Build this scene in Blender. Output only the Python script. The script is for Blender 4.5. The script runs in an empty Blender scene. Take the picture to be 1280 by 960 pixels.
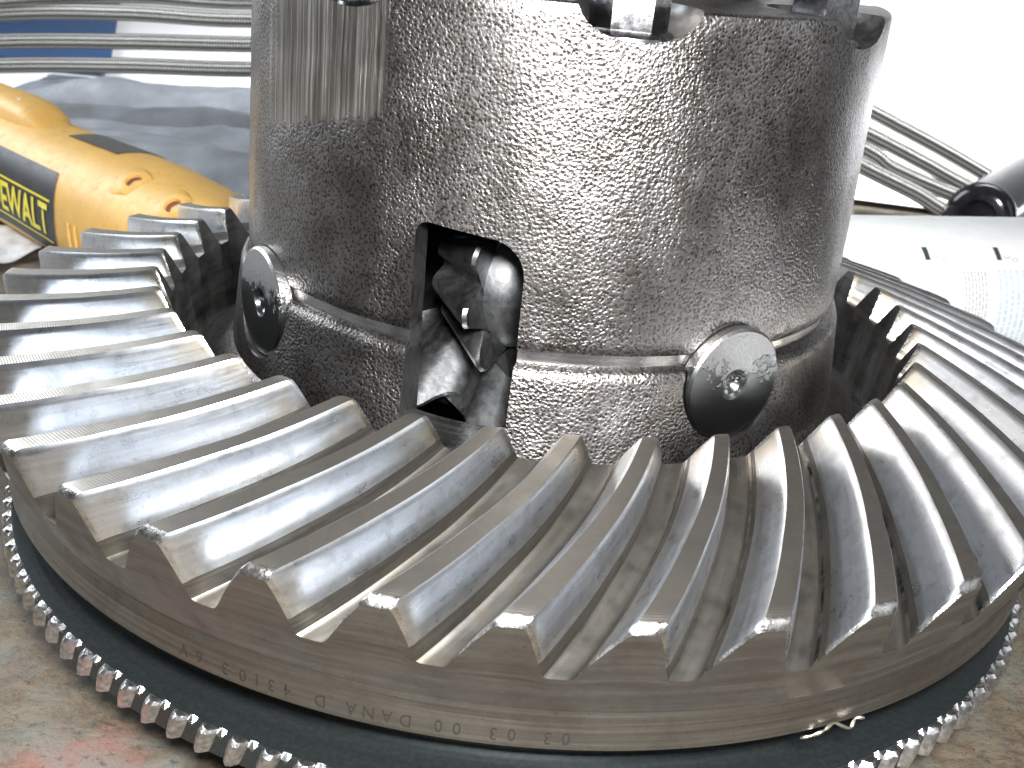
import bpy, bmesh, math, random
from mathutils import Vector, Matrix, noise as mnoise

random.seed(7)
U = 0.01            # all lengths below are centimetres, gear underside at z = 0
ZB = -3.6           # bench top in those centimetres
PI = math.pi
def W(x, y, z): return Vector((x * U, y * U, (z - ZB) * U))
def D(a): return math.radians(a)

scene = bpy.context.scene
col = scene.collection

# ------------------------------------------------------------------ camera
CAM = Vector((0, -31.649, 14.818)); PIT, YAW, ROLL, FPX = 0.4018, -0.0146, 0.1021, 1445.4
cy, sy, cp, sp = math.cos(YAW), math.sin(YAW), math.cos(PIT), math.sin(PIT)
fw = Vector((sy * cp, cy * cp, -sp)); rt = Vector((cy, -sy, 0)); up = rt.cross(fw)
r2 = rt * math.cos(ROLL) + up * math.sin(ROLL); u2 = -rt * math.sin(ROLL) + up * math.cos(ROLL)
cd = bpy.data.cameras.new('camera'); cam = bpy.data.objects.new('camera', cd); col.objects.link(cam)
cam.matrix_world = Matrix.Translation(W(*CAM)) @ Matrix((r2, u2, -fw)).transposed().to_4x4()
cd.sensor_width = 36; cd.lens = 36 * FPX / 1280; cd.clip_start = 0.01; cd.clip_end = 50
cd.dof.use_dof = True; cd.dof.focus_distance = 0.262; cd.dof.aperture_fstop = 44
scene.camera = cam

# ------------------------------------------------------------------ light
world = bpy.data.worlds.new('World'); scene.world = world; world.use_nodes = True
bg = world.node_tree.nodes['Background']
bg.inputs[0].default_value = (0.93, 0.96, 1.0, 1); bg.inputs[1].default_value = 0.07
def lamp(name, loc, target, size, watts, color=(1, 1, 1), size_y=None):
    l = bpy.data.lights.new(name, 'AREA'); l.energy = watts; l.color = color; l.size = size * U
    if size_y: l.shape = 'RECTANGLE'; l.size_y = size_y * U
    o = bpy.data.objects.new(name, l); col.objects.link(o); o.location = W(*loc)
    o.rotation_euler = (W(*target) - W(*loc)).to_track_quat('-Z', 'Y').to_euler()
    return o
lamp('flash_lamp', (2.5, -33.0, 21.0), (-2, -4, 5), 7, 4.75, (1, 0.995, 0.99), 4)
bl = lamp('backdrop_lamp', (46, 62, 62), (46, 96, -3), 100, 24, (0.97, 0.98, 1.0), 18); bl.data.spread = D(104)  # unseen lamp added to brighten the white backdrop, beam kept off the gear
lamp('side_window_lamp', (95, -35, 45), (8, 0, 3), 50, 1.4, (0.95, 0.98, 1.0), 70)
lamp('left_lamp', (-88, 38, 42), (0, 0, 3), 60, 10.5, (0.88, 0.94, 1.0), 55)  # unseen area lamp at left rear, catching the rim and right-hand flanks
scene.view_settings.view_transform = 'Standard'; scene.view_settings.look = 'None'
scene.view_settings.exposure = 0.0; scene.view_settings.gamma = 1.0
scene.view_settings.use_curve_mapping = False
scene.cycles.max_bounces = 8; scene.cycles.glossy_bounces = 5
scene.cycles.sample_clamp_indirect = 6.0; scene.cycles.use_denoising = True

# ------------------------------------------------------------------ node helpers
class NT:
    def __init__(s, name):
        s.m = bpy.data.materials.new(name); s.m.use_nodes = True
        s.t = s.m.node_tree; s.n = s.t.nodes
        s.b = s.n['Principled BSDF']; s._pos = None
    def link(s, a, b): s.t.links.new(a, b)
    def new(s, ty, **kw):
        n = s.n.new(ty)
        for k, v in kw.items(): setattr(n, k, v)
        return n
    def put(s, sock, v):
        if hasattr(v, 'is_output'): s.link(v, sock)
        else: sock.default_value = v
    @property
    def pos(s):                                     # world position in centimetres
        if s._pos is None:
            g = s.new('ShaderNodeNewGeometry'); v = s.new('ShaderNodeVectorMath', operation='SCALE')
            s.link(g.outputs['Position'], v.inputs[0]); v.inputs['Scale'].default_value = 100
            s._pos = v.outputs[0]
        return s._pos
    def math(s, op, a, b=0.0, c=0.0, clamp=False):
        n = s.new('ShaderNodeMath', operation=op, use_clamp=clamp)
        s.put(n.inputs[0], a); s.put(n.inputs[1], b); s.put(n.inputs[2], c)
        return n.outputs[0]
    def sep(s, v):
        n = s.new('ShaderNodeSeparateXYZ'); s.link(v, n.inputs[0]); return n.outputs
    def comb(s, x=0.0, y=0.0, z=0.0):
        n = s.new('ShaderNodeCombineXYZ')
        for i, v in enumerate((x, y, z)): s.put(n.inputs[i], v)
        return n.outputs[0]
    def scale(s, v, k):
        n = s.new('ShaderNodeVectorMath', operation='MULTIPLY'); s.link(v, n.inputs[0])
        n.inputs[1].default_value = k if isinstance(k, tuple) else (k, k, k); return n.outputs[0]
    def noise(s, vec, sc, det=3.0, rough=.55, dist=0.0):
        n = s.new('ShaderNodeTexNoise'); s.link(vec, n.inputs['Vector'])
        n.inputs['Scale'].default_value = sc; n.inputs['Detail'].default_value = det
        n.inputs['Roughness'].default_value = rough; n.inputs['Distortion'].default_value = dist
        return n.outputs[0]
    def voro(s, vec, sc, feature='F1', smooth=None):
        n = s.new('ShaderNodeTexVoronoi', feature=feature); s.link(vec, n.inputs['Vector'])
        n.inputs['Scale'].default_value = sc
        if smooth is not None and feature == 'SMOOTH_F1': n.inputs['Smoothness'].default_value = smooth
        return n.outputs[0]
    def ramp(s, f, stops, interp='LINEAR'):
        n = s.new('ShaderNodeValToRGB'); s.link(f, n.inputs[0]); cr = n.color_ramp; cr.interpolation = interp
        while len(cr.elements) < len(stops): cr.elements.new(0.5)
        for e, (p, c) in zip(cr.elements, stops):
            e.position = p; e.color = (*c, 1) if isinstance(c, tuple) else (c, c, c, 1)
        return n.outputs[0]
    def mix(s, f, a, b, blend='MIX'):
        n = s.new('ShaderNodeMix', data_type='RGBA', blend_type=blend)
        s.put(n.inputs[0], f)
        for i, v in ((6, a), (7, b)):
            s.put(n.inputs[i], (*v, 1) if isinstance(v, tuple) and len(v) == 3 else v)
        return n.outputs[2]
    def rng(s, f, a, b, c, d):
        n = s.new('ShaderNodeMapRange'); s.link(f, n.inputs[0])
        for i, v in enumerate((a, b, c, d)): n.inputs[i + 1].default_value = v
        return n.outputs[0]
    def bump(s, h, strength, dist_cm, prev=None):
        n = s.new('ShaderNodeBump'); s.link(h, n.inputs['Height'])
        n.inputs['Strength'].default_value = strength; n.inputs['Distance'].default_value = dist_cm * U
        if prev is not None: s.link(prev, n.inputs['Normal'])
        return n.outputs[0]
    def done(s, color=None, rough=None, metal=None, normal=None, **kw):
        i = s.b.inputs
        if color is not None: s.put(i['Base Color'], (*color, 1) if isinstance(color, tuple) and len(color) == 3 else color)
        if rough is not None: s.put(i['Roughness'], rough)
        if metal is not None: s.put(i['Metallic'], metal)
        if normal is not None: s.link(normal, i['Normal'])
        for k, v in kw.items(): s.put(i[k.replace('_', ' ')], v)
        return s.m

def polar(t):
    x, y, z = t.sep(t.pos)[:3]
    az = t.math('ARCTAN2', x, t.math('MULTIPLY', y, -1.0))
    r = t.math('SQRT', t.math('ADD', t.math('MULTIPLY', x, x), t.math('MULTIPLY', y, y)))
    return az, r, z

M = {}
# cast iron case: pebbled, oily, with one ground patch of vertical scratches
def cast(name, patch):
    t = NT(name); p = t.pos
    n1 = t.noise(p, 14.5, 3.0, .6); v1 = t.voro(p, 13.0, 'SMOOTH_F1', .35); n2 = t.noise(p, 32.0, 2.0)
    h = t.math('ADD', t.math('MULTIPLY', v1, .75), t.math('ADD', t.math('MULTIPLY', n1, .9), t.math('MULTIPLY', n2, .22)))
    big = t.noise(p, .42, 3.0, .55); mid = t.noise(p, 1.5, 3.0)
    colr = t.ramp(big, [(.30, (.19, .18, .172)), (.55, (.25, .24, .235)), (.75, (.32, .312, .31))])
    colr = t.mix(t.rng(mid, .48, .72, 0, .45), colr, (.13, .105, .08))
    # low spots of the pebbled relief are darker
    colr = t.mix(t.rng(h, .64, .98, .95, 0), colr, (.03, .027, .024))
    rough = t.rng(big, .3, .7, .31, .43)
    bs = t.rng(t.noise(p, .55, 2.0), .35, .65, .62, 1.0)
    if patch:
        az, r, z = polar(t)
        jag = t.noise(t.comb(t.math('MULTIPLY', az, 30.0), 0.0, 0.0), 1.0, 3.0)
        low = t.math('ADD', 14.05, t.math('MULTIPLY', jag, 1.1))
        low = t.math('ADD', low, t.math('MULTIPLY', az, 1.9))
        inz = t.rng(t.math('SUBTRACT', z, low), 0, .18, 0, 1)
        ina = t.math('MULTIPLY', t.rng(az, D(-60), D(-51), 0, 1), t.rng(az, D(-27.6), D(-25.8), 1, 0))
        mask = t.math('MULTIPLY', inz, ina)
        sv = t.comb(t.math('MULTIPLY', az, 105.0), 0.0, t.math('MULTIPLY', z, .16))
        s1 = t.noise(sv, 1.0, 4.0, .7); 
        gcol = t.ramp(s1, [(.34, (.15, .135, .115)), (.50, (.40, .375, .34)), (.66, (.85, .83, .80))])
        colr = t.mix(mask, colr, gcol); rough = t.math('ADD', rough, t.math('MULTIPLY', mask, -.02))
        hh = t.math('ADD', t.math('MULTIPLY', h, t.math('SUBTRACT', 1.0, mask)), t.math('MULTIPLY', t.math('MULTIPLY', s1, 1.3), mask))
    else: hh = h
    oil = t.rng(t.noise(t.scale(p, (1.0, 1.0, .55)), .38, 3.0, .55, .6), .40, .60, .45, 1.0)
    hh = t.math('MULTIPLY', hh, oil)
    b = t.bump(hh, 1.0, .028)
    return t.done(colr, rough, 1.0, b, Coat_Weight=.3, Coat_Roughness=.2)
M['cast_upper'] = cast('cast_iron_upper', True)
M['cast_lower'] = cast('cast_iron_lower', False)

def machined(name, c0, c1, rough, rings=True, stain=(.125, .108, .088), stain_amt=.6, bmp=.006, metal=1.0, freq=9.0):
    t = NT(name); az, r, z = polar(t)
    v = t.comb(t.math('MULTIPLY', az, 2.2), t.math('MULTIPLY', r, freq), t.math('MULTIPLY', z, freq)) if rings else t.scale(t.pos, 5.0)
    n = t.noise(v, 1.0, 4.0, .65)
    c = t.mix(t.rng(n, .3, .7, 0, 1), c0, c1)
    st = t.noise(t.pos, .8, 4.0, .6)
    c = t.mix(t.rng(st, .46, .72, 0, stain_amt), c, stain)
    sp_ = t.noise(t.pos, 14.0, 2.0)
    c = t.mix(t.rng(sp_, .66, .74, 0, .5), c, (.08, .065, .05))
    ro = t.math('ADD', t.rng(st, .3, .7, rough - .05, rough + .12), t.rng(n, .3, .7, -.04, .05))
    b = t.bump(n, .6, bmp); b = t.bump(st, .35, .02, b)
    return t.done(c, ro, metal, b)
M['turned'] = machined('turned_gear_steel', (.195, .190, .184), (.325, .322, .318), .34, freq=5.5, bmp=.012)
M['rim'] = machined('turned_rim_steel', (.215, .21, .204), (.37, .367, .362), .29, freq=12.0, bmp=.008)
M['seam'] = machined('machined_band_steel', (.45, .44, .43), (.6, .6, .6), .25, stain_amt=.25)
M['bolt'] = machined('oily_bolt_steel', (.16, .16, .165), (.30, .30, .31), .18, rings=False, stain_amt=.3)
M['inner'] = machined('dark_inner_steel', (.16, .16, .16), (.26, .26, .26), .34, rings=False)
M['spider'] = machined('dark_gear_steel', (.17, .175, .18), (.26, .265, .27), .40, rings=False, stain_amt=.05, bmp=.01)

def flank(name):
    t = NT(name); uv = t.new('ShaderNodeUVMap').outputs[0]
    oi = t.new('ShaderNodeObjectInfo').outputs['Random']
    u, v = t.sep(uv)[:2]
    along = t.comb(t.math('ADD', t.math('MULTIPLY', u, 3.0), t.math('MULTIPLY', oi, 40.0)), t.math('MULTIPLY', v, 13.0), t.math('MULTIPLY', oi, 9.0))
    n = t.noise(along, 1.0, 4.0, .62)
    mot = t.noise(t.pos, 1.7, 4.0, .6)
    c = t.mix(t.rng(n, .3, .7, 0, 1), (.66, .69, .73), (.80, .83, .87))
    c = t.mix(t.rng(mot, .50, .70, 0, .6), c, (.30, .30, .30))
    c = t.mix(t.math('MULTIPLY', oi, .28), c, (.36, .35, .34))
    c = t.mix(t.rng(t.noise(t.pos, 6.0, 4.0, .7), .60, .72, 0, .40), c, (.22, .21, .195))
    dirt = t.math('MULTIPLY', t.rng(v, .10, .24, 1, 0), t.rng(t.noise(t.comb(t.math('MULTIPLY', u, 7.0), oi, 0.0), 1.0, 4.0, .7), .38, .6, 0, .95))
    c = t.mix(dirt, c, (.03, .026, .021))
    gold = t.math('MULTIPLY', t.rng(u, .02, .22, 1, 0), t.rng(t.noise(t.pos, 1.1, 2.0), .42, .6, 0, .8))
    c = t.mix(gold, c, (.50, .42, .29))
    ro = t.math('ADD', t.rng(mot, .3, .7, .25, .36), t.rng(n, .3, .7, -.02, .04))
    b = t.bump(n, .3, .005); b = t.bump(t.noise(t.pos, 30.0, 2.0), .12, .006, b)
    return t.done(c, ro, 1.0, b, Coat_Weight=.35, Coat_Roughness=.16)
M['flank'] = flank('gear_flank_steel')
def land(name):
    t = NT(name); uv = t.new('ShaderNodeUVMap').outputs[0]
    u, v = t.sep(uv)[:2]; oi = t.new('ShaderNodeObjectInfo').outputs['Random']
    lines = t.math('SINE', t.math('MULTIPLY', u, 520.0))
    st = t.noise(t.pos, 1.2, 4.0)
    c = t.mix(t.rng(st, .35, .68, 0, 1), (.38, .36, .33), (.25, .233, .208))
    c = t.mix(t.rng(t.noise(t.pos, 9.0, 2.0), .58, .7, 0, .4), c, (.42, .30, .15))
    b = t.bump(lines, .22, .005)
    return t.done(c, t.rng(st, .3, .7, .36, .46), 1.0, b)
M['land'] = land('gear_land_steel')
t = NT('gear_chamfer_steel'); n = t.noise(t.pos, 11.0, 4.0, .7); n2 = t.noise(t.pos, 2.2, 3.0)
M['chamfer'] = t.done(t.mix(t.rng(n2, .4, .65, 0, 1), (.74, .73, .72), (.46, .44, .41)), t.rng(n, .3, .7, .20, .36), 1.0, t.bump(n, .55, .03))
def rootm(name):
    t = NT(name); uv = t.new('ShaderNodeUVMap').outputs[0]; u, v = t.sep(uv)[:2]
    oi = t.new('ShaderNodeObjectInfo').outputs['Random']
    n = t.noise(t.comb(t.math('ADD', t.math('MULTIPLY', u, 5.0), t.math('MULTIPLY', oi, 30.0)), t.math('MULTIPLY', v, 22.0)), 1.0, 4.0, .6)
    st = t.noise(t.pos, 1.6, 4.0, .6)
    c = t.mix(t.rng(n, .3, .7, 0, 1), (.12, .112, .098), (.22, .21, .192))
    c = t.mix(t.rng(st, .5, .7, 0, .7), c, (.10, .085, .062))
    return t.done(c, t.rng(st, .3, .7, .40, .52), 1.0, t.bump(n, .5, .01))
M['root'] = rootm('gear_root_steel')
def plugm(name):
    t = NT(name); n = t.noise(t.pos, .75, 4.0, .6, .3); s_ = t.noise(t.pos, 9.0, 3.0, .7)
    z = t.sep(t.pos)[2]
    m = t.rng(t.math('ADD', t.math('ADD', n, t.math('MULTIPLY', t.math('SUBTRACT', z, 8.75), .32)), t.math('MULTIPLY', t.math('SUBTRACT', s_, .5), .3)), .50, .53, 0, 1)  # upper part lighter and rougher, lower part darker, edge broken by noise
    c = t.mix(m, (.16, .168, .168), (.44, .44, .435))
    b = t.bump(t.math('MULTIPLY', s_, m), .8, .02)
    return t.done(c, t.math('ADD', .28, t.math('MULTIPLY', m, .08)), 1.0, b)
M['plug'] = plugm('two_tone_plug_steel')
t = NT('tone_ring_coated'); n = t.noise(t.pos, 9.0, 3.0); az, r, z = polar(t)
ln = t.noise(t.comb(t.math('MULTIPLY', az, 1.0), t.math('MULTIPLY', r, 9.0), t.math('MULTIPLY', z, 9.0)), 1.0, 3.0)
M['tone'] = t.done(t.mix(t.rng(n, .4, .7, 0, .5), (.050, .060, .062), (.085, .097, .099)), t.rng(ln, .3, .7, .26, .38), .8, t.bump(ln, .25, .004))
t = NT('tone_tooth_bright'); n = t.noise(t.pos, 7.0, 3.0)
M['tooth_bright'] = t.done(t.mix(t.rng(n, .35, .65, 0, 1), (.40, .40, .40), (.74, .74, .75)), .3, 1.0, t.bump(n, .8, .02))
t = NT('stamp_dark'); M['stamp'] = t.done((.014, .012, .010), .7, 0.0)
t = NT('swarf'); M['swarf'] = t.done((.62, .57, .47), .3, 1.0)
# bench
t = NT('stained_bench'); p = t.pos
g = t.noise(t.scale(p, (1.0, 1.5, 1.0)), 1.1, 7.0, .74, .5); f = t.noise(p, 6.5, 5.0, .8); r_ = t.noise(p, .16, 3.0, .5)
c = t.ramp(g, [(.30, (.036, .027, .017)), (.45, (.076, .062, .042)), (.58, (.115, .099, .073)), (.72, (.165, .148, .117))])
c = t.mix(t.rng(f, .50, .60, 0, .8), c, (.15, .088, .044))
c = t.mix(t.rng(t.noise(p, 8.0, 3.0), .62, .70, 0, .8), c, (.02, .018, .016))
x_, y_, z_ = t.sep(p)[:3]
dx = t.math('SUBTRACT', x_, -9.0); dy = t.math('SUBTRACT', y_, -12.9)
dd = t.math('SQRT', t.math('ADD', t.math('MULTIPLY', dx, dx), t.math('MULTIPLY', dy, dy)))
dd = t.math('ADD', dd, t.math('MULTIPLY', t.math('SUBTRACT', t.noise(p, .9, 4.0, .65), .5), 4.5))
c = t.mix(t.rng(dd, 1.0, 2.2, .8, 0), c, t.mix(t.rng(f, .4, .65, 0, 1), (.20, .062, .050), (.19, .115, .085)))
c = t.mix(t.rng(t.noise(p, .55, 3.0, .6), .48, .66, 0, .6), c, (.125, .135, .12))
c = t.mix(t.rng(t.noise(p, 3.4, 5.0, .8), .55, .64, 0, .8), c, (.035, .03, .026))
hb = t.math('ADD', g, t.math('MULTIPLY', f, .6))
M['bench'] = t.done(c, t.rng(g, .3, .7, .45, .75), 0.0, t.bump(hb, .8, .08))
# background things
def plain(name, c, rough, metal=0.0, var=.12, sc=2.0, bmp=.01, **kw):
    t = NT(name); n = t.noise(t.pos, sc, 4.0, .6)
    a = tuple(max(0, v * (1 - var)) for v in c); b_ = tuple(min(1, v * (1 + var)) for v in c)
    return t.done(t.mix(t.rng(n, .3, .7, 0, 1), a, b_), t.rng(n, .3, .7, max(.03, rough - .06), rough + .06), metal, t.bump(n, .3, bmp), **kw)
t = NT('yellow_plastic'); n = t.noise(t.pos, .8, 4.0, .6); dn = t.noise(t.pos, 2.6, 5.0, .7)
c = t.mix(t.rng(n, .35, .7, 0, 1), (.68, .41, .10), (.62, .36, .09))
c = t.mix(t.rng(dn, .56, .72, 0, .55), c, (.36, .20, .06))
M['yellow'] = t.done(c, t.rng(dn, .3, .7, .45, .6), 0.0, t.bump(t.noise(t.pos, 22.0, 2.0), .2, .01))
M['print_yellow'] = plain('print_yellow', (.80, .66, .03), .4)
M['label_black'] = plain('label_black', (.012, .012, .014), .5, var=.3)
M['screw_dark'] = plain('screw_dark', (.20, .07, .05), .5)
M['grey_plastic'] = plain('grey_plastic', (.09, .09, .08), .45)
M['white_plastic'] = plain('white_plastic', (.88, .90, .90), .35, var=.03)
M['label_white'] = plain('label_white', (.91, .91, .90), .5, var=.02)
M['print_dark'] = plain('print_dark', (.05, .07, .07), .6)
M['print_grey'] = plain('print_grey', (.52, .53, .55), .6)
M['print_blue'] = plain('print_blue', (.62, .74, .84), .6)
M['black_gloss'] = plain('black_gloss', (.016, .016, .018), .14, var=.3)
M['paper'] = plain('white_paper', (.84, .85, .86), .6, var=.02, sc=.4, bmp=.05)
M['wall'] = plain('white_wall', (.80, .80, .80), .7, var=.02, sc=.3)
M['blue_card'] = plain('blue_card', (.014, .06, .165), .45, var=.25, sc=.5)
M['bag'] = plain('grey_bag', (.33, .35, .38), .22, var=.25, sc=.25, bmp=.01, Transmission_Weight=.25, IOR=1.35)
M['rag'] = plain('pale_rag', (.62, .63, .64), .8, var=.25, sc=1.4, bmp=.1)
M['brown_card'] = plain('brown_card', (.25, .22, .20), .7)
t = NT('braided_steel'); uv = t.new('ShaderNodeUVMap').outputs[0]; u, v = t.sep(uv)[:2]
a = t.math('SINE', t.math('ADD', t.math('MULTIPLY', u, 2 * PI * 2.5), t.math('MULTIPLY', v, 2 * PI * 5)))
b = t.math('SINE', t.math('SUBTRACT', t.math('MULTIPLY', u, 2 * PI * 2.5), t.math('MULTIPLY', v, 2 * PI * 5)))
h = t.math('MULTIPLY', a, b)
c = t.mix(t.rng(h, -.3, .45, 0, 1), (.05, .05, .043), (.78, .77, .73))
M['braid'] = t.done(c, .42, .6, t.bump(h, 1.0, .07))

# ------------------------------------------------------------------ mesh helpers
class MB:
    def __init__(s): s.v = []; s.f = []; s.m = []; s.uv = None
    def vert(s, x, y, z): s.v.append((x, y, z)); return len(s.v) - 1
    def face(s, idx, mi=0): s.f.append(tuple(idx)); s.m.append(mi)
    def grid(s, rows, closed=False, mi=0, flip=False):
        """rows: list of equal length lists of points"""
        base = [[s.vert(*p) for p in r] for r in rows]
        n = len(base[0])
        for a, b in zip(base, base[1:]):
            for j in range(n if closed else n - 1):
                k = (j + 1) % n
                q = (a[j], a[k], b[k], b[j])
                s.face(q[::-1] if flip else q, mi)
        return base
    def lathe(s, prof, seg, mi=0, closed_prof=True):
        """revolve (r, z) points about z; outside when profile runs counter-clockwise seen with r right, z up"""
        P = list(prof) + ([prof[0]] if closed_prof else [])
        base = []
        for (r, z) in prof:
            base.append([s.vert(r * math.sin(2 * PI * k / seg), -r * math.cos(2 * PI * k / seg), z) for k in range(seg)])
        n = len(prof)
        for i in range(n if closed_prof else n - 1):
            a, b = base[i], base[(i + 1) % n]
            for k in range(seg):
                l = (k + 1) % seg
                s.face((a[k], a[l], b[l], b[k]), mi)
        return base
    def mesh(s, name, mats, sharp=35, xf=None):
        me = bpy.data.meshes.new(name)
        vs = [Vector(p) for p in s.v]
        if xf is not None: vs = [xf @ p for p in vs]
        me.from_pydata([W(*p) if not getattr(s, 'local', False) else p * U for p in vs], [], s.f)
        for m in mats: me.materials.append(m)
        for p, mi in zip(me.polygons, s.m): p.material_index = mi; p.use_smooth = True
        if s.uv is not None:
            l = me.uv_layers.new(name='UVMap')
            for lp in me.loops: l.data[lp.index].uv = s.uv[lp.vertex_index]
        me.update()
        if sharp is not None: me.set_sharp_from_angle(angle=D(sharp))
        return me

def link(name, me, parent=None):
    o = bpy.data.objects.new(name, me); col.objects.link(o); o.parent = parent; return o
def tag(o, label=None, cat=None, group=None, kind=None):
    if label: o['label'] = label
    if cat: o['category'] = cat
    if group: o['group'] = group
    if kind: o['kind'] = kind
    return o
def empty(name, loc=(0, 0, ZB)):
    o = bpy.data.objects.new(name, None); col.objects.link(o); o.location = W(*loc); o.empty_display_size = .02; return o
def recalc(me):
    bm = bmesh.new(); bm.from_mesh(me); bmesh.ops.recalc_face_normals(bm, faces=bm.faces); bm.to_mesh(me); bm.free(); return me
def boolean(me, cutters):
    o = bpy.data.objects.new('tmp_base', me); col.objects.link(o); tmp = []
    for c in cutters:
        k = bpy.data.objects.new('tmp_cut', c); col.objects.link(k); tmp.append(k)
        m = o.modifiers.new('b', 'BOOLEAN'); m.operation = 'DIFFERENCE'; m.object = k; m.solver = 'EXACT'
    dg = bpy.context.evaluated_depsgraph_get(); dg.update()
    out = bpy.data.meshes.new_from_object(o.evaluated_get(dg))
    for k in tmp + [o]: bpy.data.objects.remove(k)
    for p in out.polygons: p.use_smooth = True
    out.set_sharp_from_angle(angle=D(38))
    return out
def frame(origin, zdir, xhint=(0, 0, 1)):
    z = Vector(zdir).normalized(); x = Vector(xhint); x = (x - z * x.dot(z)).normalized(); y = z.cross(x)
    return Matrix.Translation(Vector(origin)) @ Matrix((x, y, z)).transposed().to_4x4()
def az_pt(a, r, z): return (r * math.sin(D(a)), -r * math.cos(D(a)), z)
def az_frame(a, r, z):           # local x = tangent, y = up, z = outward
    o = Vector(az_pt(a, r, z)); zz = Vector((math.sin(D(a)), -math.cos(D(a)), 0)); yy = Vector((0, 0, 1)); xx = yy.cross(zz)
    return Matrix.Translation(o) @ Matrix((xx, yy, zz)).transposed().to_4x4()
def text_mesh(body, size, cuts=0, bold=0.0):
    cu = bpy.data.curves.new('tmp_text', 'FONT'); cu.body = body; cu.size = size; cu.align_x = 'CENTER'; cu.align_y = 'CENTER'
    cu.resolution_u = 3; cu.offset = bold
    o = bpy.data.objects.new('tmp_text', cu); col.objects.link(o)
    dg = bpy.context.evaluated_depsgraph_get(); dg.update()
    me = bpy.data.meshes.new_from_object(o.evaluated_get(dg)); bpy.data.objects.remove(o)
    if cuts:
        bm = bmesh.new(); bm.from_mesh(me); bmesh.ops.triangulate(bm, faces=bm.faces[:])
        bmesh.ops.subdivide_edges(bm, edges=bm.edges[:], cuts=cuts, use_grid_fill=True); bm.to_mesh(me); bm.free()
    vs = [tuple(v.co) for v in me.vertices]; fs = [tuple(p.vertices) for p in me.polygons]
    bpy.data.meshes.remove(me); return vs, fs

# ------------------------------------------------------------------ setting
mb = MB()
nx, ny = 2, 2
mb.grid([[(-130 + 260 * i / nx, -60 + 200 * j / ny, ZB) for i in range(nx + 1)] for j in range(ny + 1)])
mb.grid([[(-130, -60, ZB - 4), (130, -60, ZB - 4)], [(-130, -60, ZB), (130, -60, ZB)]])
tag(link('bench_top', mb.mesh('bench_top', [M['bench']])), 'stained brown bench top under the gear', kind='structure')
mb = MB(); mb.grid([[(-260, 175, ZB - 40), (420, 175, ZB - 40)], [(-260, 175, 200), (420, 175, 200)]])
tag(link('wall', mb.mesh('wall', [M['wall']])), 'white wall behind the bench', kind='structure')

# ------------------------------------------------------------------ differential
diff = tag(empty('differential'), 'oily steel differential case with large spiral ring gear, standing on the bench', 'differential')

# --- ring gear: blank, 41 teeth, stamped characters
NT_ = 41; PITCH = 360 / NT_
mb = MB()
mb.lathe([(14.15, 0), (14.3, .09), (14.3, .93), (14.295, .98), (13.6, 1.05), (9.9, 2.0), (9.35, 2.0), (9.35, 0)], 328)
gear = link('ring_gear', mb.mesh('ring_gear', [M['rim']], 30), diff)

def lerp(a, b, t): return a + (b - a) * t
TIPR = [-28.4, -31.1, -33.9, -36.8, -39.5, -42.2]
def tipR(u):
    k = min(4, int(max(0, u) * 5)); f = u * 5 - k
    return lerp(TIPR[k], TIPR[k + 1], f)
def section(u, cut=0.0, landcut=0.0):
    """(angle, h, material of the strip that follows) across one pitch; h in 0..1 between root and tip"""
    tr = tipR(u); tl = tr - lerp(2.05, 2.25, u)
    wr = lerp(1.8, 1.45, u); wl = lerp(2.1, 2.85, u)
    rr = tr + wr; rl = tl - wl
    gap = PITCH - (rr - rl); c = cut
    S = [(rl - gap / 2, 0, 3), (rl - .30 * gap, 0, 3), (rl - .14 * gap, .006, 3), (rl - .02 * gap, .03, 3), (rl + .06 * wl, .085, 0)]
    for tt in (.17, .30, .45, .60, .75, .88, .955):
        a = rl + wl * (.06 + .94 * (tt - .085) / .915) - .07 * wl * math.sin(PI * tt)
        S.append((a + c * min(1, tt * 3), tt - landcut * tt, 3 if tt < .18 else 0))
    S.append((tl + .13 + c, 1.0 - landcut, 1))
    for q in (.35, .65): S.append((lerp(tl, tr, q), 1.0 - landcut, 1))
    S.append((tr - .13 - c, 1.0 - landcut, 0))
    for tt in (.955, .88, .75, .60, .45, .30, .17):
        a = rr - wr * (.06 + .94 * (tt - .085) / .915) + .08 * wr * math.sin(PI * tt)
        S.append((a - c * min(1, tt * 3), tt - landcut * tt, 3 if tt < .31 else 0))
    S += [(rr - .06 * wr, .085, 3), (rr + .02 * gap, .03, 3), (rr + .14 * gap, .006, 3), (rr + .30 * gap, 0, 3), (rr + gap / 2, 0, 3)]
    return S
def rz(u, h):
    ra, za = lerp(10.1, 14.8, u), lerp(4.0, 2.07, u); rb, zb = lerp(10.464, 15.254, u), lerp(4.863, 3.505, u)
    return lerp(ra, rb, h), lerp(za, zb, h)
mb = MB(); mb.uv = []
rows = []; NU = 18
us = [(0.0, .12, .04), (.012, .0, .015)] + [(.03 + .93 * i / NU, 0, 0) for i in range(NU + 1)] + [(.972, .0, .012), (.988, .0, .045), (1.0, .12, .10)]
for (u, c, lc) in us:
    S = section(u, c, lc); row = []
    for (a, h, mi) in S:
        r, z = rz(u, h); row.append(mb.vert(*az_pt(a, r, z))); mb.uv.append((u, h + .001 * a))
    rows.append((row, S))
for i in range(len(rows) - 1):
    a, b = rows[i][0], rows[i + 1][0]; S = rows[i][1]
    last = i >= len(rows) - 4
    for j in range(len(a) - 1):
        m_ = S[j][2]
        if (i == len(rows) - 2 or i == 0) and m_ == 0: m_ = 4
        if last and m_ == 1: m_ = 4
        mb.face((a[j], b[j], b[j + 1], a[j + 1]), m_)
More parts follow.
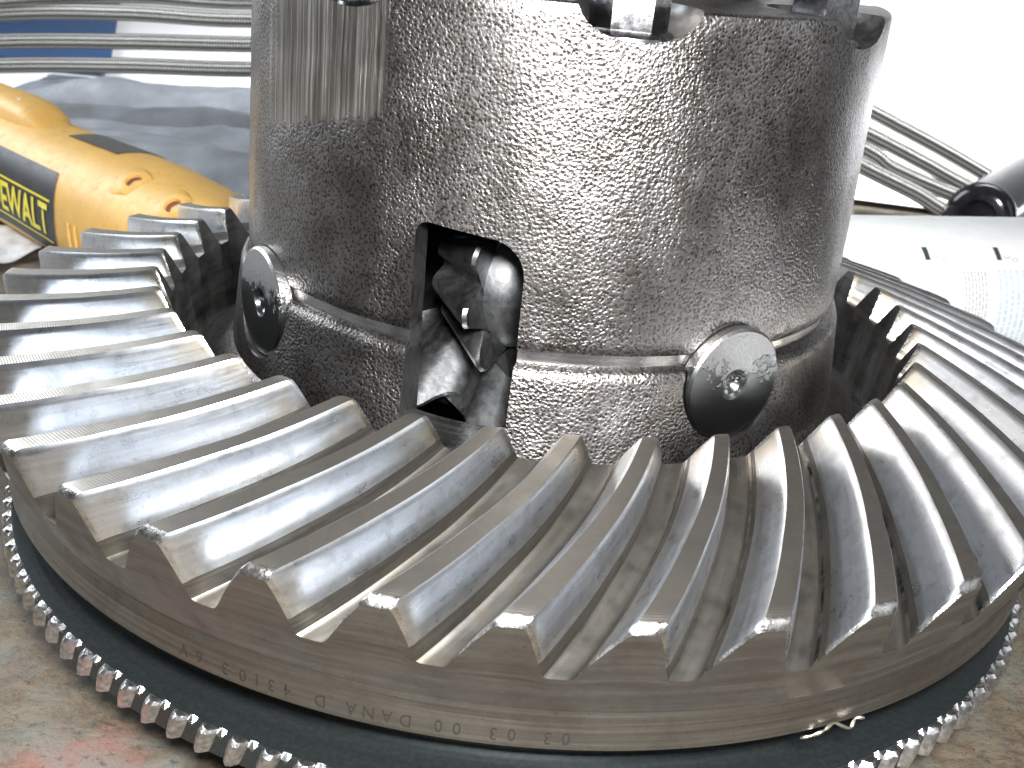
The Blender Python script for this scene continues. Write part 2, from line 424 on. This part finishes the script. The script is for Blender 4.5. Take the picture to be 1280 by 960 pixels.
# heel face (back cone) down to the rim, toe face down to the bore
row, S = rows[-1]; prev = row
for f_ in (.5, 1.0):
    cur = []
    for j, (a, h, mi) in enumerate(S):
        r, z = rz(1, h); cur.append(mb.vert(*az_pt(a, lerp(r, 14.3, f_), lerp(z, .98, f_)))); mb.uv.append((1 + f_, h))
    for j in range(len(cur) - 1): mb.face((prev[j], cur[j], cur[j + 1], prev[j + 1]), 2)
    prev = cur
row, S = rows[0]; cur = []
for j, (a, h, mi) in enumerate(S):
    cur.append(mb.vert(*az_pt(a, 9.85, 2.0))); mb.uv.append((-1, h))
for j in range(len(cur) - 1): mb.face((row[j], row[j + 1], cur[j + 1], cur[j]), 2)
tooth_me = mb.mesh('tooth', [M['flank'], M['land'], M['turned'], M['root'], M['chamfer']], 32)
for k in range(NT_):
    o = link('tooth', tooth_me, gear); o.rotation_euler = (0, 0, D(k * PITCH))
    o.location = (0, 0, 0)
# stamped characters, upside down round the rim
stamps = [('0', 707), ('3', 684), ('0', 639), ('3', 616), ('0', 571), ('0', 548), ('D', 507), ('A', 484), ('N', 461), ('A', 439), ('D', 400),
          ('4', 359), ('3', 339), ('1', 321), ('0', 303), ('3', 281), ('6', 249), ('V', 229)]
KX = [(707, 5.74), (685, 4.40), (638, 1.57), (612, -.01), (575, -2.27), (540, -4.40), (510, -6.26), (440, -10.67), (400, -13.28), (353, -16.47), (310, -19.55), (280, -21.80), (247, -24.42), (220, -26.6)]
def px_az(px):
    for (a, b), (c, d) in zip(KX, KX[1:]):
        if c <= px <= a: return lerp(b, d, (a - px) / (a - c))
for ch, px in stamps:
    vs, fs = text_mesh(ch, .40); a0 = px_az(px); m2 = MB()
    dz = random.uniform(-.015, .015)
    for (x, y, z) in vs: m2.vert(*az_pt(a0 - math.degrees(x * .86 / 14.3), 14.304, .36 - y + dz))
    for f_ in fs: m2.face(f_)
    link('stamped_character', m2.mesh('stamped_character', [M['stamp']], None), gear)

# --- tone ring with 120 teeth
mb = MB()
mb.lathe([(10.5, -1.9), (14.28, -1.9), (14.34, -1.86), (14.34, -1.24), (14.30, -1.185), (13.62, -1.178), (13.40, -1.16),
          (13.24, -1.09), (13.12, -.98), (13.05, -.75), (13.02, -.2), (12.9, -.14), (10.5, -.14)], 360)
tone = link('tone_ring', mb.mesh('tone_ring', [M['tone']], 30), diff)
mb = MB()
rows = []
# ridge: rounded, slightly helical, flared at the top
for i, (z, w, hgt, sh) in enumerate([(-1.90, .15, .12, -.09), (-1.84, .21, .22, -.08), (-1.60, .24, .25, -.04), (-1.40, .25, .25, .0), (-1.28, .24, .23, .03), (-1.21, .20, .15, .045), (-1.192, .14, .06, .05)]):
    row = []
    for (fx, fy) in ((-1, 0), (-.62, .62), (-.1, 1.0), (.35, .86), (.75, .40), (1, 0)):
        row.append(az_pt(math.degrees((fx * w + sh * 1.7) / 14.4), 14.30 + hgt * fy, z))
    rows.append(row)
B_ = mb.grid(rows)
mb.face(B_[-1]); mb.face(B_[0][::-1])
# bright burr left between two teeth at the top edge
bz = [(-.13, 14.27, -1.20), (.13, 14.27, -1.20), (.07, 14.42, -1.25), (-.07, 14.42, -1.25), (0, 14.33, -1.42), (0, 14.31, -1.13)]
ids = [mb.vert(*az_pt(1.5 + math.degrees(x / 14.2), r, z)) for x, r, z in bz]
for q in ((0, 3, 5), (3, 2, 5), (2, 1, 5), (1, 0, 5), (3, 0, 4), (2, 3, 4), (1, 2, 4)): mb.face([ids[i] for i in q])
tt_me = mb.mesh('tooth', [M['tooth_bright']], 26)
for k in range(120):
    o = link('tooth', tt_me, tone); o.rotation_euler = (0, 0, D(k * 3 + .55))

# --- case halves
PLUGS = (34.65, -55.35, 124.65, -145.35); PZ = 4.86
BOLTS = [10.4 + 45 * k for k in range(8)]
WINS = (-11.1, 168.9)
def cutter_window(a):
    m = MB(); w = 1.245; zt, zb_, rc = 8.16, 2.6, .82
    prof = [(-w, zb_), (w, zb_)]
    for q in range(9): th = PI / 2 * q / 8; prof.append((w - .12 - rc + rc * math.cos(th), zt - .12 - rc + rc * math.sin(th) + .0))
    prof[2:] = [(x + .12, z) for x, z in prof[2:]]
    for q in range(9): th = PI / 2 + PI / 2 * q / 8; prof.append((-w + .30 + .30 * math.cos(th), zt - .30 + .30 * math.sin(th)))
    fr = az_frame(a, 0, 0)
    A_ = [m.vert(*(fr @ Vector((x, z + (1.5 if i < 2 else 0), 5.0)))) for i, (x, z) in enumerate(prof)]
    B2 = [m.vert(*(fr @ Vector((x, z - (1.0 if i < 2 else 0), 11.0)))) for i, (x, z) in enumerate(prof)]
    n = len(prof)
    for i in range(n): j = (i + 1) % n; m.face((A_[i], A_[j], B2[j], B2[i]), 2 if i == 0 else 1)
    m.face(A_[::-1], 1); m.face(B2, 1)
    return recalc(m.mesh('cut', [M['inner'], M['inner'], M['seam']], None))
def cutter_spot(a, r=1.40, r0=7.93, r1=10):
    m = MB(); m.lathe([(0.001, r0), (r, r0), (r, r1), (0.001, r1)], 48, closed_prof=True)
    return recalc(m.mesh('cut', [M['inner']], None, az_frame(a, 0, PZ)))
def cutter_scallop(a):
    m = MB(); prof = [(1.36 * math.sin(PI * q / 20), -math.cos(PI * q / 20)) for q in range(21)]
    prof = [(max(r, .002), (z * .76 if z < 0 else z * 3.0)) for r, z in prof]
    m.lathe(prof, 40, closed_prof=True)
    xf = Matrix.Translation(Vector(az_pt(a, 7.35, 12.98))) @ Matrix.Rotation(D(a), 4, 'Z') @ Matrix.Diagonal((1.0, 1.25, 1, 1))
    return recalc(m.mesh('cut', [M['inner']], None, xf))
def relief(me, amp, rmin):
    for v in me.vertices:
        c = v.co / U; r = math.hypot(c.x, c.y)
        if r > rmin:
            n = mnoise.noise(Vector((c.x * .55, c.y * .55, c.z * .2))) + .5 * mnoise.noise(Vector((c.x * 1.1, c.y * 1.1, c.z * .8 + 7)))
            k = 1 + amp * n / r; v.co.x *= k; v.co.y *= k
mb = MB()
prof = [(7.15, 5.62), (8.06, 5.62), (8.09, 5.66)] + [(lerp(8.09, 8.07, i / 30), lerp(5.66, 12.82, i / 30)) for i in range(1, 31)] + \
       [(8.04, 12.91), (7.96, 12.96), (5.2, 12.96), (5.0, 13.1), (4.9, 15.2), (2.6, 15.2), (2.6, 12.0), (5.8, 12.0), (6.7, 11.0), (7.15, 9.6)]
mb.lathe(prof, 260)
me = mb.mesh('case_upper_half', [M['cast_upper'], M['inner']], None)
for p in me.polygons:
    c = p.center / U
    if math.hypot(c.x, c.y) < 7.4 and c.z - (-ZB) < 12.8: p.material_index = 1
relief(me, .045, 7.98)
upper = link('case_upper_half', boolean(me, [cutter_window(a) for a in WINS] + [cutter_spot(a) for a in PLUGS] + [cutter_scallop(a) for a in BOLTS]), diff)
mb = MB()
prof = [(7.1, 2.0), (6.4, 1.0), (6.4, -3.0), (7.0, -3.55), (8.0, -3.6), (8.4, -3.4), (8.6, -1.95), (10.48, -1.95), (10.48, -.13), (10.45, -.12), (10.45, -.05), (9.3, -.02), (9.3, 2.4), (8.75, 2.8)] + \
       [(lerp(8.52, 8.30, i / 14), lerp(3.0, 5.08, i / 14)) for i in range(15)] + [(8.25, 5.22), (8.14, 5.31), (7.99, 5.34), (7.985, 5.60), (7.1, 5.60)]
mb.lathe(prof, 240)
me = mb.mesh('case_lower_half', [M['cast_lower'], M['inner'], M['seam']], None)
for p in me.polygons:
    c = p.center / U; z = c.z + ZB; r = math.hypot(c.x, c.y)
    if r < 7.2: p.material_index = 1
    if z > 5.33 and r > 7.2: p.material_index = 2
relief(me, .03, 8.2)
lower = link('case_lower_half', boolean(me, [cutter_window(a) for a in WINS] + [cutter_spot(a) for a in PLUGS]), diff)

# --- pin plugs
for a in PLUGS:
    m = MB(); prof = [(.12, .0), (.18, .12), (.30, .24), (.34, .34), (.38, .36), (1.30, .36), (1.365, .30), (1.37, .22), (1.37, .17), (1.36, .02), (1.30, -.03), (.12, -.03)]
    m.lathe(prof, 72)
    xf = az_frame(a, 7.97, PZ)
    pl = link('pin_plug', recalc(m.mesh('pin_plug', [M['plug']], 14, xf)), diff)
    m = MB(); n6 = 24; z0 = .06
    m.lathe([(.001, z0), (.15, z0 + .005), (.15, z0 - .05), (.001, z0 - .05)], n6)
    link('centre_hole', recalc(m.mesh('centre_hole', [M['bolt']], 30, xf)), pl)

# --- case bolts
m = MB(); m.lathe([(.001, 12.20), (1.0, 12.20), (1.08, 12.26), (1.06, 12.36), (.86, 12.46), (.001, 12.46)], 48)
for i in range(6): pass
hx = []
for (z, k) in ((12.44, 1.0), (13.35, 1.0), (13.5, .93), (13.52, .80)):
    hx.append([(k * .82 * math.cos(PI / 3 * q + PI / 6), k * .82 * math.sin(PI / 3 * q + PI / 6), z) for q in range(6)])
b_ = m.grid(hx, closed=True); m.face(b_[-1])
for a in BOLTS:
    xf = Matrix.Translation(Vector(az_pt(a, 6.98, 0))) @ Matrix.Rotation(D(a * 3.1), 4, 'Z')
    link('case_bolt', m.mesh('case_bolt', [M['bolt']], 30, xf), diff)

# --- bevel gears inside the case
def bevel(n, rb, rs, ln, hb, hs, back, tw=.5):
    """axis z, big end at z = 0, small end at z = -ln, domed back to z = back"""
    m = MB(); shape = [(-.5, 0), (-.40, .05), (-.31, .30), (-.245, .62), (-.17, .90), (-.08, 1), (.08, 1), (.17, .90), (.245, .62), (.31, .30), (.40, .05)]
    def ring(r, h, z):
        return [((r + h * s) * math.cos(2 * PI * (k + o) / n), (r + h * s) * math.sin(2 * PI * (k + o) / n), z + .32 * h * s) for k in range(n) for (o, s) in shape]
    rows = [ring(rs * .9, hs * .6, -ln - .05)] + [ring(lerp(rs, rb, q / 5), lerp(hs, hb, q / 5), lerp(-ln, 0, q / 5)) for q in range(6)]
    rows.append(ring(rb * 1.0, hb * .9, .10))
    g_ = m.grid(rows, closed=True); N = len(rows[0])
    prev = g_[-1]
    for (r, z) in ((rb * .98, .16), (rb * .9, back * .55), (rb * .7, back * .85), (rb * .45, back)):
        cur = [m.vert(r * math.cos(2 * PI * i / N), r * math.sin(2 * PI * i / N), z) for i in range(N)]
        for i in range(N): j = (i + 1) % N; m.face((prev[i], prev[j], cur[j], cur[i]))
        prev = cur
    m.face(prev); m.face(g_[0][::-1])
    return m
xf = frame((-.35, -4.35, 6.05), (.80, -.60, .0)) @ Matrix.Rotation(D(28), 4, 'Z')
link('spider_gear', recalc(bevel(10, 1.75, 1.0, 1.8, .85, .62, 1.0).mesh('spider_gear', [M['spider']], 32, xf)), diff)
xf = Matrix.Translation((0, 0, 3.05)) @ Matrix.Rotation(PI, 4, 'X') @ Matrix.Rotation(D(9), 4, 'Z')
link('side_gear', recalc(bevel(16, 5.2, 3.6, 1.4, 1.1, .7, 1.2).mesh('side_gear', [M['spider']], 32, xf)), diff)

# ------------------------------------------------------------------ metal shaving
def tube(pts, rad, seg=10, uvlen=True, cap=True, sub=6):
    P = [Vector(p) for p in pts]; Q = []
    for i in range(len(P) - 1):
        p0 = P[max(0, i - 1)]; p1 = P[i]; p2 = P[i + 1]; p3 = P[min(len(P) - 1, i + 2)]
        for k in range(sub):
            t_ = k / sub
            Q.append(.5 * ((2 * p1) + (p2 - p0) * t_ + (2 * p0 - 5 * p1 + 4 * p2 - p3) * t_ ** 2 + (3 * p1 - p0 - 3 * p2 + p3) * t_ ** 3))
    Q.append(P[-1])
    m = MB(); m.uv = []; rows = []; s_ = 0; nrm = None
    for i, q in enumerate(Q):
        d = (Q[min(i + 1, len(Q) - 1)] - Q[max(i - 1, 0)]).normalized()
        if nrm is None: nrm = d.orthogonal().normalized()
        nrm = (nrm - d * nrm.dot(d)).normalized(); bn = d.cross(nrm)
        if i: s_ += (q - Q[i - 1]).length
        rr = rad(i / (len(Q) - 1)) if callable(rad) else rad
        row = []
        for k in range(seg + 1):
            a = 2 * PI * k / seg
            v = q + (nrm * math.cos(a) + bn * math.sin(a)) * rr
            row.append(m.vert(*v)); m.uv.append((s_, k / seg))
        rows.append(row)
    for a, b in zip(rows, rows[1:]):
        for k in range(seg): m.face((a[k], a[k + 1], b[k + 1], b[k]))
    if cap: m.face(rows[0][:seg][::-1]); m.face(rows[-1][:seg])
    return m
sh = [az_pt(25.6, 14.25, -.12), az_pt(26.4, 14.36, -.02), az_pt(27.3, 14.42, .10), az_pt(28.4, 14.36, .16), az_pt(29.6, 14.5, .06), az_pt(30.4, 14.42, .18), az_pt(31.0, 14.5, .22)]
tag(link('metal_shaving', tube(sh, lambda q: .022 + .02 * abs(math.sin(q * 19)), 6).mesh('metal_shaving', [M['swarf']], 60)),
    'thin curled metal shaving caught under the right side of the ring gear rim', 'shaving')

# ------------------------------------------------------------------ yellow power tool
A0 = Vector((-29.2, 28.0, -.55)); A1 = Vector((-17.2, 17.4, -.55)); ax = (A1 - A0).normalized()
side = Vector((-ax.y, ax.x, 0)) * -1      # towards the camera side
if side.y > 0: side = -side
GR = Matrix((ax, side, Vector((0, 0, 1)))).transposed().to_4x4(); GR = Matrix.Translation(A0) @ GR   # local x along, y to camera, z up
tool = tag(empty('power_tool', (A0.x, A0.y, ZB)), 'yellow power tool with black name label lying behind the left of the gear', 'power tool')
def gpart(name, m, mat, parent=None, sharp=35):
    me = m.mesh(name, [mat], sharp, GR)
    o = link(name, me, parent or tool)
    p = parent or tool
    o.matrix_parent_inverse = Matrix.Translation(-W(A0.x, A0.y, ZB))
    return o
def gr_rad(s):
    ks = [(-14, 2.7), (-3, 2.75), (6, 2.8), (11, 2.9), (13, 2.98), (16, 3.0), (19, 2.9), (20.5, 2.75), (22, 2.3), (23.5, 1.65), (24.0, 1.1), (24.1, .5)]
    for (a, b), (c, d) in zip(ks, ks[1:]):
        if a <= s <= c:
            f_ = (s - a) / (c - a); f_ = f_ * f_ * (3 - 2 * f_); return lerp(b, d, f_)
    return ks[-1][1]
def gr_pt(s, a, off=0.0):
    r = gr_rad(s) + off; e = .82; rzz = max(r, min(2.85 + off, 2.85 - .9 * max(0, s - 22.4)) ) if s < 23.95 else r
    ca, sa = math.cos(a), math.sin(a)
    return (s, r * math.copysign(abs(ca) ** e, ca), rzz * math.copysign(abs(sa) ** e, sa))
m = MB(); ss = [-14, -10, -6] + [-3 + i * .5 for i in range(53)] + [23.3, 23.6, 23.8, 23.9, 24.0, 24.1]
b_ = m.grid([[gr_pt(s, 2 * PI * k / 40) for k in range(40)] for s in ss], closed=True)
m.face(b_[-1]); m.face(b_[0][::-1])
body = gpart('housing', m, M['yellow'])
# raised switch housing on top
m = MB(); rows = []
for (s, h, w) in [(-8, .2, .9), (-6, .7, 1.2), (-2, .85, 1.3), (3.0, .95, 1.3), (5.0, .85, 1.25), (6.2, .5, 1.1), (7.0, -.1, .8)]:
    rows.append([(s, w * math.cos(PI * q / 12), gr_rad(max(-13.9, s)) - .35 + (h + .35) * (math.sin(PI * q / 12) ** .4)) for q in range(13)])
m.grid(rows); m.face([0]+[1,2,3,4,5,6,7,8,9,10,11,12]) 
gpart('switch_housing', m, M['yellow'])
m = MB(); rows = []
for (s, h) in [(1.6, -.05), (1.8, .14), (4.2, .14), (4.4, -.05)]:
    rows.append([(s, .45 + .35 * (q / 3) , gr_rad(s) + .74 + h - .16 * q / 3 * 2) for q in range(4)])
m.grid(rows); gpart('switch_slider', m, M['rag'])
# dark grey insert along the top
m = MB(); rows = []
for (s, o) in [(9.1, -.15), (9.25, .06), (13.6, .06), (13.8, -.15)]:
    rows.append([gr_pt(s, D(84 + 50 * q / 8), o) for q in range(9)])
m.grid(rows); gpart('grip_insert', m, M['grey_plastic'])
# name label: patch following the side towards the camera
def gpatch(s0, s1, a0, a1, off, ns=14, na=10, skew=0.0):
    m = MB(); m.grid([[gr_pt(lerp(s0, s1, i / ns) + skew * (j / na - .5) ** 2, D(lerp(a0, a1, j / na)), off) for j in range(na + 1)] for i in range(ns + 1)], flip=False)
    return m
def arc_z(a): return a
lab = gpart('name_label', gpatch(-2, 12.6, -33, 38, .03, skew=-1.6), M['label_black'])
for (a_, w_) in ((10.5, .9), (-19.0, .9)):
    gpart('label_stripe', gpatch(-2, 12.15, a_ - w_, a_ + w_, .045, na=2), M['print_yellow'])
vs, fs = text_mesh('DEWALT', 1.40, 5, .035); m = MB()
for (x, y, z) in vs: m.vert(*gr_pt(8.75 + x * 1.12, D(-4.5 + y * 20.5), .06))
for f_ in fs: m.face(f_)
gpart('label_lettering', m, M['print_yellow'], None, None)
# ribs near the nose
for i in range(9):
    s0 = 14.0 + i * .62 + (0 if i < 2 else .25); m = MB(); rows = []
    for (ds, o) in [(-.17, -.05), (-.1, .09), (.1, .09), (.17, -.05)]:
        rows.append([gr_pt(s0 + ds - .55 * (q / 12 - .5) ** 2, D(-75 + (78 if i < 2 else 66) * q / 12), o) for q in range(13)])
    m.grid(rows); gpart('rib', m, M['yellow'])
# screw bosses
for (s, a_) in ((17.3, 62), (20.6, 56)):
    c = Vector(gr_pt(s, D(a_), 0)); nrm = Vector((.25, math.cos(D(a_)), math.sin(D(a_)))).normalized()
    f2 = frame(c - nrm * .35, nrm, (1, 0, 0)); m = MB()
    b2 = [[(r * math.cos(2 * PI * k / 24) - (.55 if z < .1 else 0), r * math.sin(2 * PI * k / 24), z) for k in range(24)] for (r, z) in ((1.0, .0), (.74, .36), (.55, .44), (.36, .45), (.32, .30))]
    m.grid([[tuple(f2 @ Vector(p)) for p in r] for r in b2], closed=True); bo = gpart('screw_boss', m, M['yellow'])
    m = MB(); m.grid([[tuple(f2 @ Vector((r * math.cos(2 * PI * k / 16), r * math.sin(2 * PI * k / 16), .33))) for k in range(16)] for r in (.34, .01)], closed=True)
    gpart('screw', m, M['screw_dark'])

# ------------------------------------------------------------------ white bottle
B0 = Vector((10.5, 15.6, 0)); B1 = Vector((28.0, 22.0, 0)); bx = (B1 - B0).normalized(); by = Vector((0, 0, 1)).cross(bx)
if by.y > 0: by = -by
BT = Matrix.Translation(B0) @ Matrix((bx, by, Vector((0, 0, 1)))).transposed().to_4x4()
bot = tag(empty('bottle', (B0.x, B0.y, ZB)), 'white plastic bottle with printed label lying on its side behind the gear', 'bottle')
def bpart(name, m, mat, sharp=35):
    o = link(name, m.mesh(name, [mat], sharp, BT), bot); o.matrix_parent_inverse = Matrix.Translation(-W(B0.x, B0.y, ZB)); return o
BR = 3.58
def bpt(s, a, r=BR): return (s, r * math.cos(a), r * math.sin(a))
m = MB(); prof = [(0, .2), (.03, 2.6), (.12, 3.1), (.4, 3.45), (.8, BR), (15.5, BR), (16.6, 3.3), (18.2, 2.2), (19, 1.5), (19.6, 1.4), (21, 1.4), (21.05, .1)]
b_ = m.grid([[bpt(s, 2 * PI * k / 56, r) for k in range(56)] for s, r in prof], closed=True)
bpart('bottle_body', m, M['white_plastic'])
m = MB(); m.grid([[bpt(s, 2 * PI * k / 32, r) for k in range(32)] for s, r in [(19.7, 1.45), (19.75, 1.75), (21.6, 1.75), (21.7, 1.6), (21.72, .05)]], closed=True)
bpart('bottle_cap', m, M['black_gloss'])
def bpatch(s0, s1, a0, a1, off, na=8, ns=2):
    m = MB(); m.grid([[bpt(lerp(s0, s1, i / ns), D(lerp(a0, a1, j / na)), BR + off) for j in range(na + 1)] for i in range(ns + 1)]); return m
bpart('label', bpatch(2.3, 14.5, -75, 62, .012, 40), M['label_white'])
for s in (4.55, 8.1, 11.7):
    bpart('graduation_bar', bpatch(s, s + .24, 45, 55, .03), M['print_dark'])
    for i, ch in enumerate('30'):
        vs, fs = text_mesh(ch, .45); m = MB()
        for (x, y, z) in vs: m.vert(*bpt(s + .52 + i * .36 + y, D(47 - i * 2 - math.degrees(x / BR)), BR + .03))
        for f_ in fs: m.face(f_)
        bpart('graduation_numeral', m, M['print_grey'], None)
rnd = random.Random(3)
for i in range(7):
    s = 6.25 + i * .17; m = MB(); a = 37.0
    while a > -10:
        w = rnd.uniform(1.2, 4.5)
        m.grid([[bpt(s, D(a), BR + .03), bpt(s + .085, D(a), BR + .03)], [bpt(s, D(a - w), BR + .03), bpt(s + .085, D(a - w), BR + .03)]]); a -= w + .9
    bpart('print_line', m, M['print_grey'])
for i in range(9):
    s = 7.95 + i * .3; m = MB(); a = 38.0
    while a > -60:
        w = rnd.uniform(1.5, 6.5)
        m.grid([[bpt(s, D(a), BR + .03), bpt(s + .16, D(a), BR + .03)], [bpt(s, D(a - w), BR + .03), bpt(s + .16, D(a - w), BR + .03)]]); a -= w + .8
    bpart('print_line', m, M['print_blue'])

# ------------------------------------------------------------------ black tube behind the bottle
T0 = Vector((27.6, 42.0, -1.4)); T1 = Vector((44.6, 70.0, -1.4))
m = tube([T0, T0.lerp(T1, .5), T1], 2.15, 32, cap=False, sub=4)
tb = tag(empty('black_tube', (T0.x, T0.y, ZB)), 'glossy black tube with rounded end lying behind the white bottle', 'tube')
def tpart(name, m, mat):
    o = link(name, m.mesh(name, [mat], 40), tb); o.matrix_parent_inverse = Matrix.Translation(-W(T0.x, T0.y, ZB)); return o
tpart('tube_wall', m, M['black_gloss'])
f2 = frame(T0, T0 - T1); m = MB()
m.grid([[tuple(f2 @ Vector((r * math.cos(2 * PI * k / 32), r * math.sin(2 * PI * k / 32), z))) for k in range(32)] for r, z in ((2.15, 0), (2.2, .1), (2.2, .5), (2.05, .8), (1.7, 1.0), (1.2, 1.05), (1.05, .8), (.9, .6), (.01, .6))], closed=True)
tpart('tube_end', m, M['black_gloss'])

# ------------------------------------------------------------------ braided hoses
hoses = [
 ('uppermost braided steel hose, at the top edge of the picture', [(-62, 46, -3), (-50, 49, 2.5), (-39, 50, 4.6), (-30, 51, 5.7), (-21.7, 51, 6.1), (-8, 51, 7.9), (4, 51, 8.3), (13, 50.5, 6.5), (21.4, 50, 3.25), (26.5, 50, 1.3), (31.5, 50, -.75), (38, 49, -3.0)], .54),
 ('braided steel hose just above the blue card, second from the top', [(-62, 44, -3), (-50, 48, 1.6), (-39, 50, 3.7), (-30, 50, 4.6), (-21.7, 50, 5.0), (-8, 51, 6.6), (4, 51, 6.9), (13, 50, 4.7), (21.5, 49.5, 1.75), (25.5, 49.5, .25), (29.4, 49.5, -1.25), (36, 49, -3.0)], .54),
 ('braided steel hose across the blue card, third from the top', [(-62, 42, -3), (-50, 47, .4), (-39, 49.5, 1.85), (-30, 49.5, 2.75), (-21.7, 49.5, 3.4), (-8, 50, 4.6), (4, 50, 4.9), (14, 49.5, 3.2), (21.4, 49, .75), (23.6, 49, -.35), (29.2, 49, -1.95), (36, 48, -2.9)], .54),
 ('lowest braided steel hose, nearest the yellow tool', [(-62, 40, -3), (-50, 46, -1.0), (-39, 49, .3), (-30, 49, 1.2), (-21.7, 49, 1.8), (-8, 49, 3.2), (4, 49, 3.6), (14, 48.5, 2.4), (21.3, 48.2, -.3), (25, 48, -1.6), (28.4, 47.6, -2.95), (33, 47.5, -3.0)], .54),
]
for lb, pts, r in hoses:
    tag(link('braided_hose', tube(pts, r, 16, sub=8).mesh('braided_hose', [M['braid']], None)), lb, 'hose', 'braided hoses behind the gear')

# ------------------------------------------------------------------ paper, card, bag and rag behind
def sheet(f, n=30, k=20, th=.03):
    m = MB(); m.grid([[f(i / n, j / k) for i in range(n + 1)] for j in range(k + 1)])
    m.grid([[tuple(Vector(f(i / n, j / k)) - Vector((0, 0, th))) for i in range(n + 1)] for j in range(k + 1)], flip=True)
    return m
def fpap(u, v):
    x = lerp(-120, 110, u); y = lerp(lerp(66, 42, u), 172, v)
    return (x, y, ZB + .1 + .25 * mnoise.noise(Vector((x * .05, y * .05, 0))) + .25)
tag(link('paper_sheet', sheet(fpap, 60, 40).mesh('paper_sheet', [M['paper']], None)), 'large white paper sheet spread on the bench under the hoses', 'paper')
def fcard(u, v):
    x0 = lerp(-38.5, -56, v); return (lerp(x0 - 40, x0, u), lerp(68, 118, v), ZB + 1.25)
tag(link('card', sheet(fcard, 8, 8, .25).mesh('card', [M['blue_card']], None)), 'blue card on the white paper behind the hoses', 'card')
def fbag(u, v):
    x = lerp(-44, -9, u) + lerp(3, 0, v); y = lerp(29, 68, v) + 2 * u
    e = min(1, 6 * min(u, 1 - u, v * 1.2, (1 - v) * 1.2))
    h = 1.0 + 1.3 * mnoise.noise(Vector((x * .04 + 3, y * .30, 1))) + .6 * mnoise.noise(Vector((x * .16, y * .5, 4))) + .22 * abs(mnoise.noise(Vector((x * .5, y * .8, 9))))
    return (x, y, ZB + .25 + max(0, h) * e)
tag(link('plastic_bag', sheet(fbag, 90, 90, .02).mesh('plastic_bag', [M['bag']], None)), 'crumpled grey plastic bag lying between the yellow tool and the hoses', 'plastic bag')
def frag(u, v):
    x = lerp(-37, -24.6, u) + 2.2 * (v - .5); y = lerp(19.5, 25.5, v) - 3.6 * (u - .3)
    return (x, y, ZB + .3 + .35 * mnoise.noise(Vector((x * .5, y * .5, 2))) + .1)
tag(link('rag', sheet(frag, 30, 24, .05).mesh('rag', [M['rag']], None)), 'pale crumpled rag on the bench below the yellow tool', 'rag')
def fbc(u, v): return (lerp(14.5, 19.6, u), lerp(40.5, 43.4, v), lerp(ZB + .2, ZB + 2.9, v))
m = sheet(fbc, 6, 4, .4); tag(link('cardboard_flap', m.mesh('cardboard_flap', [M['brown_card']], None)), 'brown cardboard flap under the hoses beside the case', 'cardboard')
